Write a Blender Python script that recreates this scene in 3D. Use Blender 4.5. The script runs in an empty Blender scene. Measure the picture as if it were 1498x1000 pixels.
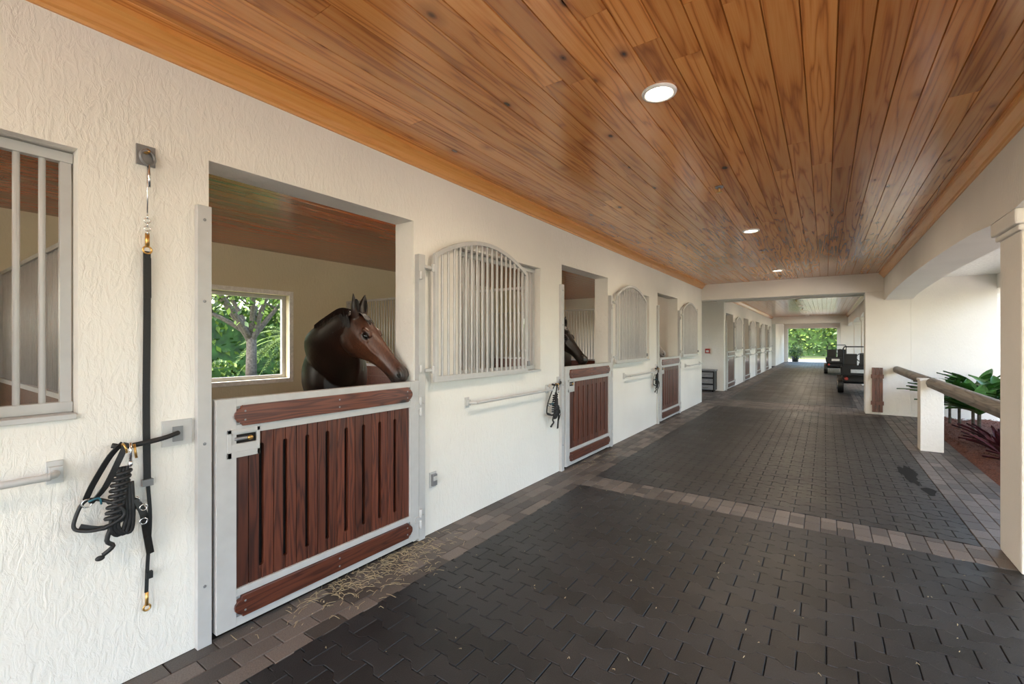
import bpy, bmesh, math, random
from mathutils import Vector, Matrix, noise
random.seed(7)
scene = bpy.context.scene
RND = random.Random(11)

# ------------------------------------------------------------------ materials
def nmat(name):
    m = bpy.data.materials.new(name); m.use_nodes = True
    nt = m.node_tree; b = nt.nodes['Principled BSDF']
    return m, nt, b
def N(nt, typ, **kw):
    n = nt.nodes.new(typ)
    for k, v in kw.items():
        if k in n.inputs.keys(): n.inputs[k].default_value = v
        else: setattr(n, k, v)
    return n
def L(nt, a, b): nt.links.new(a, b)
def ramp(nt, fac, stops):
    r = nt.nodes.new('ShaderNodeValToRGB')
    e = r.color_ramp.elements
    while len(e) < len(stops): e.new(0.5)
    for i, (p, c) in enumerate(stops):
        e[i].position = p; e[i].color = (c[0], c[1], c[2], 1)
    L(nt, fac, r.inputs[0]); return r.outputs[0]
def math_(nt, op, a, b=None):
    n = nt.nodes.new('ShaderNodeMath'); n.operation = op
    for i, v in enumerate((a, b)):
        if v is None: continue
        if hasattr(v, 'links'): L(nt, v, n.inputs[i])
        else: n.inputs[i].default_value = v
    return n.outputs[0]
def mixc(nt, f, a, b, bt='MIX'):
    n = nt.nodes.new('ShaderNodeMix'); n.data_type = 'RGBA'; n.blend_type = bt
    for v, i in ((f, 0), (a, 6), (b, 7)):
        if hasattr(v, 'links'): L(nt, v, n.inputs[i])
        elif i == 0: n.inputs[0].default_value = v
        else: n.inputs[i].default_value = (v[0], v[1], v[2], 1)
    return n.outputs[2]
def coords(nt, scale=(1, 1, 1), rnd=False, src='Object'):
    tc = nt.nodes.new('ShaderNodeTexCoord'); v = tc.outputs[src]
    if rnd:
        at = N(nt, 'ShaderNodeAttribute', attribute_name='rnd')
        c = nt.nodes.new('ShaderNodeVectorMath'); c.operation = 'MULTIPLY_ADD'
        cx = nt.nodes.new('ShaderNodeCombineXYZ')
        for i in range(3): L(nt, at.outputs['Fac'], cx.inputs[i])
        L(nt, cx.outputs[0], c.inputs[0]); c.inputs[1].default_value = (37, 91, 53); L(nt, v, c.inputs[2]); v = c.outputs[0]
    mp = nt.nodes.new('ShaderNodeMapping'); mp.inputs['Scale'].default_value = scale
    L(nt, v, mp.inputs[0]); return mp.outputs[0]
def bump(nt, b, h, strength=.3, dist=.01):
    n = N(nt, 'ShaderNodeBump', Strength=strength, Distance=dist); L(nt, h, n.inputs['Height']); L(nt, n.outputs[0], b.inputs['Normal'])
def noise_(nt, vec, scale, detail=3, rough=.5, dist=0):
    n = N(nt, 'ShaderNodeTexNoise', Scale=scale, Detail=detail, Roughness=rough, Distortion=dist); L(nt, vec, n.inputs['Vector']); return n.outputs['Fac']

def simple(name, c, rough=.5, metal=0, var=.12, nscale=30, bs=.1, bd=.002, emis=0, coat=0):
    m, nt, b = nmat(name)
    v = coords(nt); n = noise_(nt, v, nscale, 4)
    lo = [x*(1-var) for x in c]; hi = [min(1, x*(1+var)) for x in c]
    L(nt, ramp(nt, n, [(.3, lo), (.7, hi)]), b.inputs['Base Color'])
    b.inputs['Roughness'].default_value = rough; b.inputs['Metallic'].default_value = metal
    if coat: b.inputs['Coat Weight'].default_value = coat
    if bs: bump(nt, b, n, bs, bd)
    if emis:
        b.inputs['Emission Color'].default_value = (*c, 1); b.inputs['Emission Strength'].default_value = emis
    return m
def stucco(name, c, bs=.45):
    m, nt, b = nmat(name)
    v = coords(nt, (1, 1, .4)); a = noise_(nt, v, 34, 4, .6, .8)
    r = N(nt, 'ShaderNodeMapRange'); r.inputs[1].default_value = .40; r.inputs[2].default_value = .62; L(nt, a, r.inputs[0])
    v2 = coords(nt); f = noise_(nt, v2, 150, 3); lg = noise_(nt, v2, 7, 2)
    h = math_(nt, 'ADD', math_(nt, 'MULTIPLY', r.outputs[0], lg), math_(nt, 'MULTIPLY', f, .2))
    bump(nt, b, h, bs, .007)
    g = noise_(nt, v2, 1.3, 5)
    L(nt, ramp(nt, g, [(.3, [x*.93 for x in c]), (.65, c)]), b.inputs['Base Color'])
    b.inputs['Roughness'].default_value = .85
    return m
def wood(name, axis, dark, mid, light, rough=.3, coat=.5, freq=9, knots=True, wsc=7, lsc=.55, vlo=.62, rw=.5, kr=.075):
    m, nt, b = nmat(name)
    s = [wsc]*3; s[axis] = lsc
    v = coords(nt, s, True)
    a = noise_(nt, v, 1, 2, .45, .3)
    rings = math_(nt, 'PINGPONG', math_(nt, 'MULTIPLY', a, freq*2), 1)
    rings = math_(nt, 'POWER', rings, 2.2)
    s2 = [150]*3; s2[axis] = 4
    f = noise_(nt, coords(nt, s2, True), 1, 3)
    t = math_(nt, 'ADD', math_(nt, 'MULTIPLY', rings, rw), math_(nt, 'MULTIPLY', f, .5))
    col = ramp(nt, t, [(.12, light), (.5, mid), (.95, dark)])
    at = N(nt, 'ShaderNodeAttribute', attribute_name='rnd')
    val = ramp(nt, at.outputs['Fac'], [(0, (vlo, vlo*.94, vlo*.88)), (1, (1.0, 1.0, 1.0))])
    col = mixc(nt, 1, col, val, 'MULTIPLY')
    if knots:
        sk = [3.4]*3; sk[axis] = 2.0
        vo = N(nt, 'ShaderNodeTexVoronoi', Scale=1.0); L(nt, coords(nt, sk, True), vo.inputs['Vector'])
        sx = nt.nodes.new('ShaderNodeSeparateColor'); L(nt, vo.outputs['Color'], sx.inputs[0])
        pres = math_(nt, 'GREATER_THAN', sx.outputs[0], .35)
        k = N(nt, 'ShaderNodeMapRange'); k.inputs[1].default_value = kr*.5; k.inputs[2].default_value = kr; k.inputs[3].default_value = 1; k.inputs[4].default_value = 0
        L(nt, vo.outputs['Distance'], k.inputs[0])
        k2 = N(nt, 'ShaderNodeMapRange'); k2.inputs[1].default_value = kr; k2.inputs[2].default_value = kr*2.4; k2.inputs[3].default_value = .55; k2.inputs[4].default_value = 0
        L(nt, vo.outputs['Distance'], k2.inputs[0])
        col = mixc(nt, math_(nt, 'MULTIPLY', pres, k2.outputs[0]), col, dark)
        col = mixc(nt, math_(nt, 'MULTIPLY', pres, k.outputs[0]), col, [x*.15 for x in dark])
    L(nt, col, b.inputs['Base Color'])
    b.inputs['Roughness'].default_value = rough; b.inputs['Coat Weight'].default_value = coat; b.inputs['Coat Roughness'].default_value = .15
    bump(nt, b, f, .08, .002)
    return m
def pavermat(name, lo, hi, rough=.55, dust=(.2, .18, .16), dustamt=.25, spec=.5):
    m, nt, b = nmat(name)
    at = N(nt, 'ShaderNodeAttribute', attribute_name='rnd')
    col = ramp(nt, at.outputs['Fac'], [(0, lo), (1, hi)])
    v = coords(nt); n1 = noise_(nt, v, 160, 3); n2 = noise_(nt, v, 1.6, 4, .6)
    f = N(nt, 'ShaderNodeMapRange'); f.inputs[1].default_value = .48; f.inputs[2].default_value = .78; f.inputs[4].default_value = dustamt; L(nt, n2, f.inputs[0])
    col = mixc(nt, f.outputs[0], col, dust)
    col = mixc(nt, .5, col, ramp(nt, n1, [(.3, (.4, .4, .4)), (.7, (1.4, 1.4, 1.4))]), 'MULTIPLY')
    L(nt, col, b.inputs['Base Color'])
    L(nt, math_(nt, 'ADD', math_(nt, 'MULTIPLY', n2, .35), rough-.18), b.inputs['Roughness'])
    b.inputs['Specular IOR Level'].default_value = spec
    bump(nt, b, n1, .5, .003)
    return m

M = {}
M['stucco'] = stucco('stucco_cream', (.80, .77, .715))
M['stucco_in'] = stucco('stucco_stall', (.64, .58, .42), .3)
M['trimwhite'] = simple('white_paint', (.78, .77, .74), .6)
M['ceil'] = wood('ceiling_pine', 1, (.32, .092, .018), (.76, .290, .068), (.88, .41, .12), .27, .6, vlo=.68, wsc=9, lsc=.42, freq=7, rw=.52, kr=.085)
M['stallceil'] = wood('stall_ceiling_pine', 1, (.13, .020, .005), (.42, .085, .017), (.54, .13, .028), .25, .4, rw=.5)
M['crown'] = wood('crown_pine', 1, (.50, .18, .035), (.80, .34, .08), (.86, .42, .12), .35, .4, knots=False, rw=.3)
M['doorwood'] = wood('door_mahogany', 2, (.028, .008, .005), (.095, .024, .012), (.19, .052, .025), .4, .3, knots=False, wsc=12, lsc=.9, vlo=.5)
M['doorwoodh'] = wood('door_mahogany_horizontal', 1, (.03, .009, .006), (.105, .026, .013), (.20, .056, .027), .4, .3, wsc=14, lsc=1.2)
M['steel'] = simple('grey_painted_steel', (.48, .475, .47), .38, .0, .05, 12, .03)
M['steeld'] = simple('darker_grey_steel', (.24, .24, .25), .4, .4, .1, 12, .03)
M['dark'] = simple('recess_shade', (.008, .006, .005), .9)  # near-black colour standing in for shade in slots, hollows and gaps
M['brass'] = simple('brass', (.6, .36, .12), .3, .9)
M['chrome'] = simple('chrome', (.7, .7, .7), .2, 1)
M['black'] = simple('black_webbing', (.012, .012, .013), .6, 0, .3, 200, .2)
M['leather'] = simple('black_leather', (.010, .009, .008), .5, 0, .3, 60, .2)
M['rubber'] = pavermat('rubber_paver', (.005, .005, .006), (.017, .017, .019), .48, (.065, .064, .063), .4, .5)
M['brick'] = pavermat('clay_brick_paver', (.050, .041, .036), (.175, .145, .125), .55, (.14, .125, .11), .4)
M['grout'] = simple('joint_sand', (.022, .019, .017), .95, 0, .3, 80, .3)
M['concrete'] = simple('roof_slab', (.12, .1, .09), .9)
M['bed'] = simple('stall_bedding', (.38, .31, .21), .95, 0, .35, 60, .5, .02)
M['grass'] = simple('grass', (.10, .13, .045), .95, 0, .4, 12, .5, .03)
M['drive_bounce'] = simple('drive_and_bounce_paving', (.50, .45, .39), .9)  # pale paving, shared by the drive and the added bounce strip
M['mulch'] = simple('red_mulch', (.17, .065, .04), .95, 0, .6, 55, 1, .03)
M['leaf'] = simple('foliage', (.030, .080, .010), .6, 0, .6, 3, 0)
M['leaf2'] = simple('foliage_light', (.13, .21, .03), .6, 0, .5, 3, 0)
M['leafd'] = simple('broad_leaf', (.04, .13, .022), .3, 0, .4, 12, 0)
M['leafr'] = simple('cordyline_leaf', (.07, .014, .02), .4, 0, .5, 12, 0)
M['bark'] = simple('bark', (.10, .085, .07), .95, 0, .4, 20, .6, .02)
M['lograil'] = wood('rail_timber', 1, (.08, .068, .06), (.17, .148, .125), (.25, .22, .19), .6, .1, knots=False)
M['bulb'] = simple('lamp_lens', (1, .86, .66), .4, 0, .01, 5, 0, 0, 9)
M['glassblk'] = simple('black_gloss', (.006, .005, .005), .06)
M['plastic'] = simple('black_plastic', (.008, .008, .009), .55)
M['red'] = simple('red_enamel', (.4, .03, .02), .4)
M['straw'] = simple('straw', (.40, .33, .20), .8)
M['blue'] = simple('teal_cord', (.015, .10, .14), .6)

# ------------------------------------------------------------------ mesh builder
class MB:
    def __init__(s): s.V=[]; s.F=[]; s.m=[]; s.S=[]; s.R=[]; s.mats=[]
    def mi(s, m):
        if m not in s.mats: s.mats.append(m)
        return s.mats.index(m)
    def add(s, V, F, mat, smooth=False, r=None):
        o=len(s.V); i=s.mi(mat); r = RND.random() if r is None else r
        s.V += [tuple(v) for v in V]
        for f in F: s.F.append(tuple(o+k for k in f)); s.m.append(i); s.S.append(smooth); s.R.append(r)
    def box(s,x0,x1,y0,y1,z0,z1,mat,r=None):
        V=[(x,y,z) for x in (x0,x1) for y in (y0,y1) for z in (z0,z1)]
        s.add(V,[(0,1,3,2),(4,6,7,5),(0,4,5,1),(2,3,7,6),(0,2,6,4),(1,5,7,3)],mat,False,r)
    def prism(s,poly,axis,a0,a1,mat,r=None):
        def P(p,a):
            if axis==0: return (a,p[0],p[1])
            if axis==1: return (p[0],a,p[1])
            return (p[0],p[1],a)
        n=len(poly); V=[P(p,a0) for p in poly]+[P(p,a1) for p in poly]
        F=[tuple(range(n-1,-1,-1)),tuple(range(n,2*n))]+[(i,(i+1)%n,n+(i+1)%n,n+i) for i in range(n)]
        s.add(V,F,mat,False,r)
    def tube(s,pts,r,mat,n=8,closed=False,smooth=0):
        pts=[Vector(p) for p in pts]
        if smooth: pts=catmull(pts,smooth,closed)
        k=len(pts); V=[]; up=None
        rad = r if isinstance(r,(list,tuple)) else [r]*k
        if len(rad)!=k: rad=[rad[0]+(rad[-1]-rad[0])*i/(k-1) for i in range(k)]
        for i,p in enumerate(pts):
            if closed: d=(pts[(i+1)%k]-pts[i-1])
            else: d=pts[min(i+1,k-1)]-pts[max(i-1,0)]
            if d.length<1e-9: d=Vector((0,0,1))
            d.normalize()
            if up is None:
                up=Vector((0,0,1)) if abs(d.z)<.9 else Vector((1,0,0))
            up=(up-d*up.dot(d)); up.normalize(); sd=d.cross(up)
            for j in range(n):
                a=2*math.pi*j/n; V.append(p+(up*math.cos(a)+sd*math.sin(a))*rad[i])
        F=[]
        for i in range(k if closed else k-1):
            for j in range(n):
                a=i*n+j;b=i*n+(j+1)%n;c=((i+1)%k)*n+(j+1)%n;d=((i+1)%k)*n+j
                F.append((a,b,c,d))
        if not closed: F+= [tuple(range(n-1,-1,-1)),tuple(range((k-1)*n,k*n))]
        s.add(V,F,mat,n>5)
    def ring(s,c,R,r,mat,normal=(1,0,0),n=20,m=8):
        q=Vector(normal).to_track_quat('Z','Y')
        s.tube([Vector(c)+q@Vector((math.cos(a)*R,math.sin(a)*R,0)) for a in [2*math.pi*i/n for i in range(n)]],r,mat,m,True)
    def ribbon(s,pts,w,t,side,mat,smooth=0):
        pts=[Vector(p) for p in pts]
        if smooth: pts=catmull(pts,smooth,False)
        side=Vector(side).normalized(); V=[]; k=len(pts)
        for i,p in enumerate(pts):
            d=(pts[min(i+1,k-1)]-pts[max(i-1,0)]).normalized()
            nn=d.cross(side)
            nn = nn.normalized() if nn.length>1e-4 else Vector((1,0,0))
            sd=nn.cross(d).normalized()
            ww = w if not isinstance(w,(list,tuple)) else w[0]+(w[1]-w[0])*i/(k-1)
            for a,b in ((1,1),(1,-1),(-1,-1),(-1,1)): V.append(p+sd*a*ww/2+nn*b*t/2)
        F=[(0,1,2,3),(4*k-1,4*k-2,4*k-3,4*k-4)]
        for i in range(k-1):
            for j in range(4): F.append((i*4+j,i*4+(j+1)%4,(i+1)*4+(j+1)%4,(i+1)*4+j))
        s.add(V,F,mat)
    def ell(s,c,r,mat,rot=None,n=16,m=10):
        V=[];F=[]; c=Vector(c)
        for i in range(m+1):
            t=math.pi*i/m
            for j in range(n):
                a=2*math.pi*j/n; v=Vector((r[0]*math.sin(t)*math.cos(a),r[1]*math.sin(t)*math.sin(a),r[2]*math.cos(t)))
                if rot: v=rot@v
                V.append(c+v)
        for i in range(m):
            for j in range(n): F.append((i*n+j,(i+1)*n+j,(i+1)*n+(j+1)%n,i*n+(j+1)%n))
        s.add(V,F,mat,True)
    def loft(s,rings,mat,cap=True):
        n=len(rings[0]); V=[v for r in rings for v in r]; F=[]
        for i in range(len(rings)-1):
            for j in range(n): F.append((i*n+j,i*n+(j+1)%n,(i+1)*n+(j+1)%n,(i+1)*n+j))
        if cap: F+=[tuple(range(n-1,-1,-1)),tuple(range((len(rings)-1)*n,len(rings)*n))]
        s.add(V,F,mat,True)
    def obj(s,name,loc=(0,0,0),bevel=0,parent=None,recalc=True):
        me=bpy.data.meshes.new(name); me.from_pydata(s.V,[],s.F)
        for m in s.mats: me.materials.append(m)
        me.polygons.foreach_set('material_index',s.m); me.polygons.foreach_set('use_smooth',s.S)
        at=me.attributes.new('rnd','FLOAT','FACE'); at.data.foreach_set('value',s.R)
        if recalc:
            bm=bmesh.new(); bm.from_mesh(me); bmesh.ops.recalc_face_normals(bm,faces=bm.faces); bm.to_mesh(me); bm.free()
        me.update()
        o=bpy.data.objects.new(name,me); scene.collection.objects.link(o); o.location=loc
        if bevel:
            b=o.modifiers.new('bevel','BEVEL'); b.width=bevel; b.segments=2; b.limit_method='ANGLE'; b.angle_limit=math.radians(40)
        if parent: o.parent=parent
        return o
def cm1(p0,p1,p2,p3,t): return .5*((2*p1)+(p2-p0)*t+(2*p0-5*p1+4*p2-p3)*t*t+(3*p1-p0-3*p2+p3)*t**3)
def catmull(P,k,closed):
    out=[]; n=len(P)
    for i in range(n if closed else n-1):
        p0=P[(i-1)%n] if closed or i>0 else P[0]; p1=P[i]; p2=P[(i+1)%n]; p3=P[(i+2)%n] if closed or i+2<n else P[-1]
        for j in range(k): out.append(cm1(p0,p1,p2,p3,j/k))
    if not closed: out.append(P[-1])
    return out
def dense(T,k):
    return [tuple(v) for v in catmull([Vector(t) for t in T],k,False)]
def dup(o,name,loc):
    c=bpy.data.objects.new(name,o.data); scene.collection.objects.link(c); c.location=loc
    for m in o.modifiers:
        b=c.modifiers.new(m.name,m.type)
        if m.type=='BEVEL': b.width=m.width; b.segments=m.segments; b.limit_method='ANGLE'; b.angle_limit=m.angle_limit
    return c
def wall_holes(name,axis,n0,n1,u0,u1,z0,z1,holes,mat,mat_in=None):
    us=sorted({u0,u1}|{h[0] for h in holes}|{h[1] for h in holes}); zs=sorted({z0,z1}|{h[2] for h in holes}|{h[3] for h in holes})
    us=[u for u in us if u0<=u<=u1]
    def solid(i,j):
        if i<0 or j<0 or i>=len(us)-1 or j>=len(zs)-1: return False
        cu=(us[i]+us[i+1])/2; cz=(zs[j]+zs[j+1])/2
        return not any(h[0]<cu<h[1] and h[2]<cz<h[3] for h in holes)
    b=MB()
    def P(n,u,z): return (n,u,z) if axis==0 else (u,n,z)
    mi=mat_in or mat
    for i in range(len(us)-1):
        for j in range(len(zs)-1):
            if not solid(i,j): continue
            a,c,d,e=us[i],us[i+1],zs[j],zs[j+1]
            b.add([P(n1,a,d),P(n1,c,d),P(n1,c,e),P(n1,a,e)],[(0,1,2,3)],mat)
            b.add([P(n0,a,d),P(n0,c,d),P(n0,c,e),P(n0,a,e)],[(3,2,1,0)],mi)
            if not solid(i-1,j): b.add([P(n0,a,d),P(n1,a,d),P(n1,a,e),P(n0,a,e)],[(0,1,2,3)],mat)
            if not solid(i+1,j): b.add([P(n0,c,d),P(n1,c,d),P(n1,c,e),P(n0,c,e)],[(3,2,1,0)],mat)
            if not solid(i,j-1): b.add([P(n0,a,d),P(n1,a,d),P(n1,c,d),P(n0,c,d)],[(3,2,1,0)],mat)
            if not solid(i,j+1): b.add([P(n0,a,e),P(n1,a,e),P(n1,c,e),P(n0,c,e)],[(0,1,2,3)],mat)
    return b.obj(name,recalc=False)

# ------------------------------------------------------------------ layout
XL=-2.54; XW=-2.74; XB=-6.3; XR=1.0; ZC=2.93; PER=3.69
S1=[1.0-PER,1.0,1.0+PER,1.0+2*PER]
S2=[15.35+PER*i for i in range(4)]
Y0=-3.4
def holes(S):
    h=[]
    for s in S: h+=[(s-.008,s+1.363,0,2.41),(s+1.86,s+3.2,1.2,2.3)]
    return h
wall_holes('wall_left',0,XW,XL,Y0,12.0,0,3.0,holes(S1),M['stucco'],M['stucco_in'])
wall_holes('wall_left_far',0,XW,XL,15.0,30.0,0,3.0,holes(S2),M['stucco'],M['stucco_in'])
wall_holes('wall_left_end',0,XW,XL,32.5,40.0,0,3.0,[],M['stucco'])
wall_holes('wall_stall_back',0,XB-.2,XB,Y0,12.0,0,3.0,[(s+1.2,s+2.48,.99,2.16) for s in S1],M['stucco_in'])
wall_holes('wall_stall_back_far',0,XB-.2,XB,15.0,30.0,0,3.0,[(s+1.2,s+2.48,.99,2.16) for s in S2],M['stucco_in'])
b=MB()
b.box(XB,XW,11.85,12.0,0,3.0,M['stucco']); b.box(XB,XW,15.0,15.2,0,3.0,M['stucco']); b.box(XB,XW,29.85,30,0,3,M['stucco'])
b.box(XB,XW,32.5,32.7,0,3,M['stucco']); b.box(XB,XW,Y0,Y0+.15,0,3,M['stucco'])
b.obj('wall_cross_aisle')
b=MB()
for y in (12.0,30.0):
    b.box(XL-.2,XR,y,y+.4,2.54,ZC+.05,M['stucco']); b.box(.69,XR+.42,y,y+.4,0,2.54,M['stucco'])
b.box(XL,XR,14.95,15.2,2.72,ZC+.05,M['stucco'])
b.box(XL,XR+.4,39.7,40.0,2.5,ZC+.05,M['stucco']); b.box(XL,XL+.25,39.7,40,0,2.5,M['stucco']); b.box(.7,XR+.4,39.7,40,0,2.5,M['stucco'])
b.obj('wall_portal',bevel=.01)
def planks(b,x0,x1,y0,y1,z,w,mat,seed):
    R=random.Random(seed); n=int(round((x1-x0)/w)); w=(x1-x0)/n
    for i in range(n):
        xa=x0+i*w; xb=xa+w; y=y0-R.random()*3
        while y<y1:
            ye=y+R.uniform(1.8,4.4); a=max(y,y0); e=min(ye,y1)
            if e>a:
                g=.0035
                V=[(xa,a+.001,z+.009),(xa+g,a+.001,z),(xb-g,a+.001,z),(xb,a+.001,z+.009),(xa,e-.001,z+.009),(xa+g,e-.001,z),(xb-g,e-.001,z),(xb,e-.001,z+.009)]
                b.add(V,[(0,4,5,1),(1,5,6,2),(2,6,7,3),(0,1,2,3),(7,6,5,4)],mat,False,R.random())
            y=ye
b=MB(); planks(b,XL,XR,Y0,40,ZC,.137,M['ceil'],3); b.obj('ceiling')
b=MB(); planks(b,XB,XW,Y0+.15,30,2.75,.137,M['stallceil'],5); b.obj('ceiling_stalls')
b=MB()
b.box(XB-.9,3.6,Y0-.4,40.6,3.0,3.15,M['concrete'])
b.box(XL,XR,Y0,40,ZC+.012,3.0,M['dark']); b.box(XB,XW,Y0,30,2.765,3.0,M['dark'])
b.obj('roof')
b=MB(); b.box(XR+.42,2.62,Y0,40,2.76,2.99,M['trimwhite']); b.obj('ceiling_arcade')
def crown(x,sg,y0,y1,b):
    pr=[(0,0),(.012,0),(.016,.012),(.03,.02),(.045,.045),(.07,.075),(.085,.085),(.085,.11),(0,.11)]
    b.prism([(x+sg*p,ZC-.11+q) for p,q in pr],1,y0,y1,M['crown'])
b=MB()
for a,c in ((Y0,12),(12.4,14.95),(15.2,30),(32.5,39.7)):
    if a!=12.4: crown(XL,1,a,c,b)
    crown(XR,-1,a,c,b)
b.obj('trim_crown')

def arcade(y0,y1,b):
    n=16; poly=[(y0,3.0),(y0,2.36)]
    for i in range(n+1):
        t=i/n; poly.append((y0+.3+(y1-y0-.6)*t,2.36+.09*math.sin(math.pi*t)**.6))
    poly+=[(y1,2.36),(y1,3.0)]
    b.prism(poly,0,XR,XR+.42,M['stucco'])
b=MB()
ARC=[(-3.1,4.48),(4.48,12.0),(12.4,15.1),(15.1,19.9),(19.9,24.9),(24.9,30.0),(30.4,35),(35,39.7)]
for a in ARC: arcade(*a,b)
b.obj('wall_right_arcade')
pb=MB()
pb.box(.04,.42,-.22,.22,0,2.26,M['stucco']); pb.box(0,.46,-.26,.26,2.26,2.36,M['stucco']); pb.box(.02,.44,-.24,.24,2.22,2.26,M['stucco'])
p0=pb.obj('arcade_pillar',(XR,4.48,0),bevel=.012)
for y in (-3.1,15.1,19.9,24.9,35): dup(p0,'arcade_pillar',(XR,y,0))
b=MB()
b.box(XR+.42,2.62,12.0,12.2,0,2.76,M['stucco'])
b.obj('wall_bay_end')
b=MB(); b.box(2.62,2.95,Y0,40,2.5,3.0,M['stucco']); b.obj('trim_outer_beam')
ob=MB(); ob.box(0,.28,-.15,.15,0,2.42,M['trimwhite']); ob.box(-.03,.31,-.18,.18,2.42,2.5,M['trimwhite']); ob.box(-.03,.31,-.18,.18,0,.12,M['trimwhite'])
oc=ob.obj('outer_column',(2.65,4.5,0),bevel=.01)
for y in (-3,12.3,20,28,36): dup(oc,'outer_column',(2.65,y,0))

# ------------------------------------------------------------------ floor
b=MB(); b.box(XB-.2,1.5,Y0,40,-.15,-.012,M['grout']); b.obj('floor')
b=MB(); b.box(XB,XW,Y0+.15,11.85,-.012,.0,M['bed']); b.box(XB,XW,15.2,29.85,-.012,0,M['bed']); b.obj('floor_stalls')
def dogbones(b,x0,x1,y0,y1,seed,far=False):
    R=random.Random(seed); Lx,Wy,A=.235,.125,.016
    if far: Lx*=1.5; Wy*=1.5; A*=1.5
    rows=int((y1-y0)/Wy+.5); Wy=(y1-y0)/rows; g=.0016
    xs=[(0,1),(.17,1),(.33,-1),(.67,-1),(.83,1),(1,1)]
    for j in range(rows):
        ya=y0+j*Wy; yb=ya+Wy; x=x0-(Lx/2 if j%2 else 0)
        while x<x1-.01:
            top=[];bot=[]
            for u,w in xs:
                X=x+u*Lx
                top.append((X,yb+A*w)); bot.append((X,ya-A*w))
            poly=bot+top[::-1]
            cx=x+Lx/2; cy=(ya+yb)/2
            def cl(p,ins):
                X=min(max(p[0],x0),x1); Y=min(max(p[1],y0),y1)
                X+= ins if X<cx else -ins; Y+= ins if Y<cy else -ins
                return X,Y
            z=R.uniform(-.0008,.0008)
            if x+Lx>x0+.03 and x<x1-.03:
                n=len(poly); V=[(*cl(p,g+.003),z) for p in poly]+[(*cl(p,g),z-.004) for p in poly]+[(*cl(p,g),-.012) for p in poly]
                F=[tuple(range(n))]+[(k,n+k,n+(k+1)%n,(k+1)%n) for k in range(n)]+[(n+k,2*n+k,2*n+(k+1)%n,n+(k+1)%n) for k in range(n)]
                b.add(V,F,M['rubber'],False,R.random())
            x+=Lx
b=MB()
dogbones(b,-2.11,1.5,Y0,4.32,1); dogbones(b,-2.11,.95,4.68,11.6,2); dogbones(b,-2.11,.6,12.9,29.6,3,True); dogbones(b,-2.11,.6,30.8,39.6,4,True)
b.obj('floor_rubber_pavers',recalc=False)
def bricks(b,x0,x1,y0,y1,along,seed,bl=.2,bw=.1):
    R=random.Random(seed); g=.002
    if along=='y': A0,A1,B0,B1=y0,y1,x0,x1
    else: A0,A1,B0,B1=x0,x1,y0,y1
    rows=max(1,int(round((B1-B0)/bw))); bw=(B1-B0)/rows
    for j in range(rows):
        a=A0-(bl/2 if j%2 else 0)
        while a<A1-.005:
            p=max(a,A0); q=min(a+bl,A1); c=B0+j*bw; d=c+bw
            if q-p>.02:
                z=R.uniform(-.001,.0008)
                def ringp(i,zz):
                    P=[(p+i,c+i),(q-i,c+i),(q-i,d-i),(p+i,d-i)]
                    return [((v,u,zz) if along=='y' else (u,v,zz)) for u,v in P]
                V=ringp(g+.003,z)+ringp(g,z-.004)+ringp(g,-.012)
                F=[(0,1,2,3)]+[(k,4+k,4+(k+1)%4,(k+1)%4) for k in range(4)]+[(4+k,8+k,8+(k+1)%4,4+(k+1)%4) for k in range(4)]
                if along=='y': F=[f[::-1] for f in F]
                b.add(V,F,M['brick'],False,R.random())
            a+=bl
b=MB()
bricks(b,XL,-2.11,Y0,12.0,'y',11,.2,.1075)
bricks(b,-2.11,1.5,4.32,4.68,'y',12,.18,.11); bricks(b,.95,1.5,4.68,12.0,'y',13,.2,.11)
bricks(b,XB,1.0,12.0,12.9,'x',14); bricks(b,-2.11,1.0,11.6,12.0,'x',14)
bricks(b,-2.54,-2.11,12.9,39.6,'y',15); bricks(b,.6,1.5,12.9,39.6,'y',16); bricks(b,XB,-2.54,12.9,15.0,'y',17)
bricks(b,-2.11,.6,29.6,30.8,'x',18)
b.obj('floor_brick_border',recalc=False)

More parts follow.
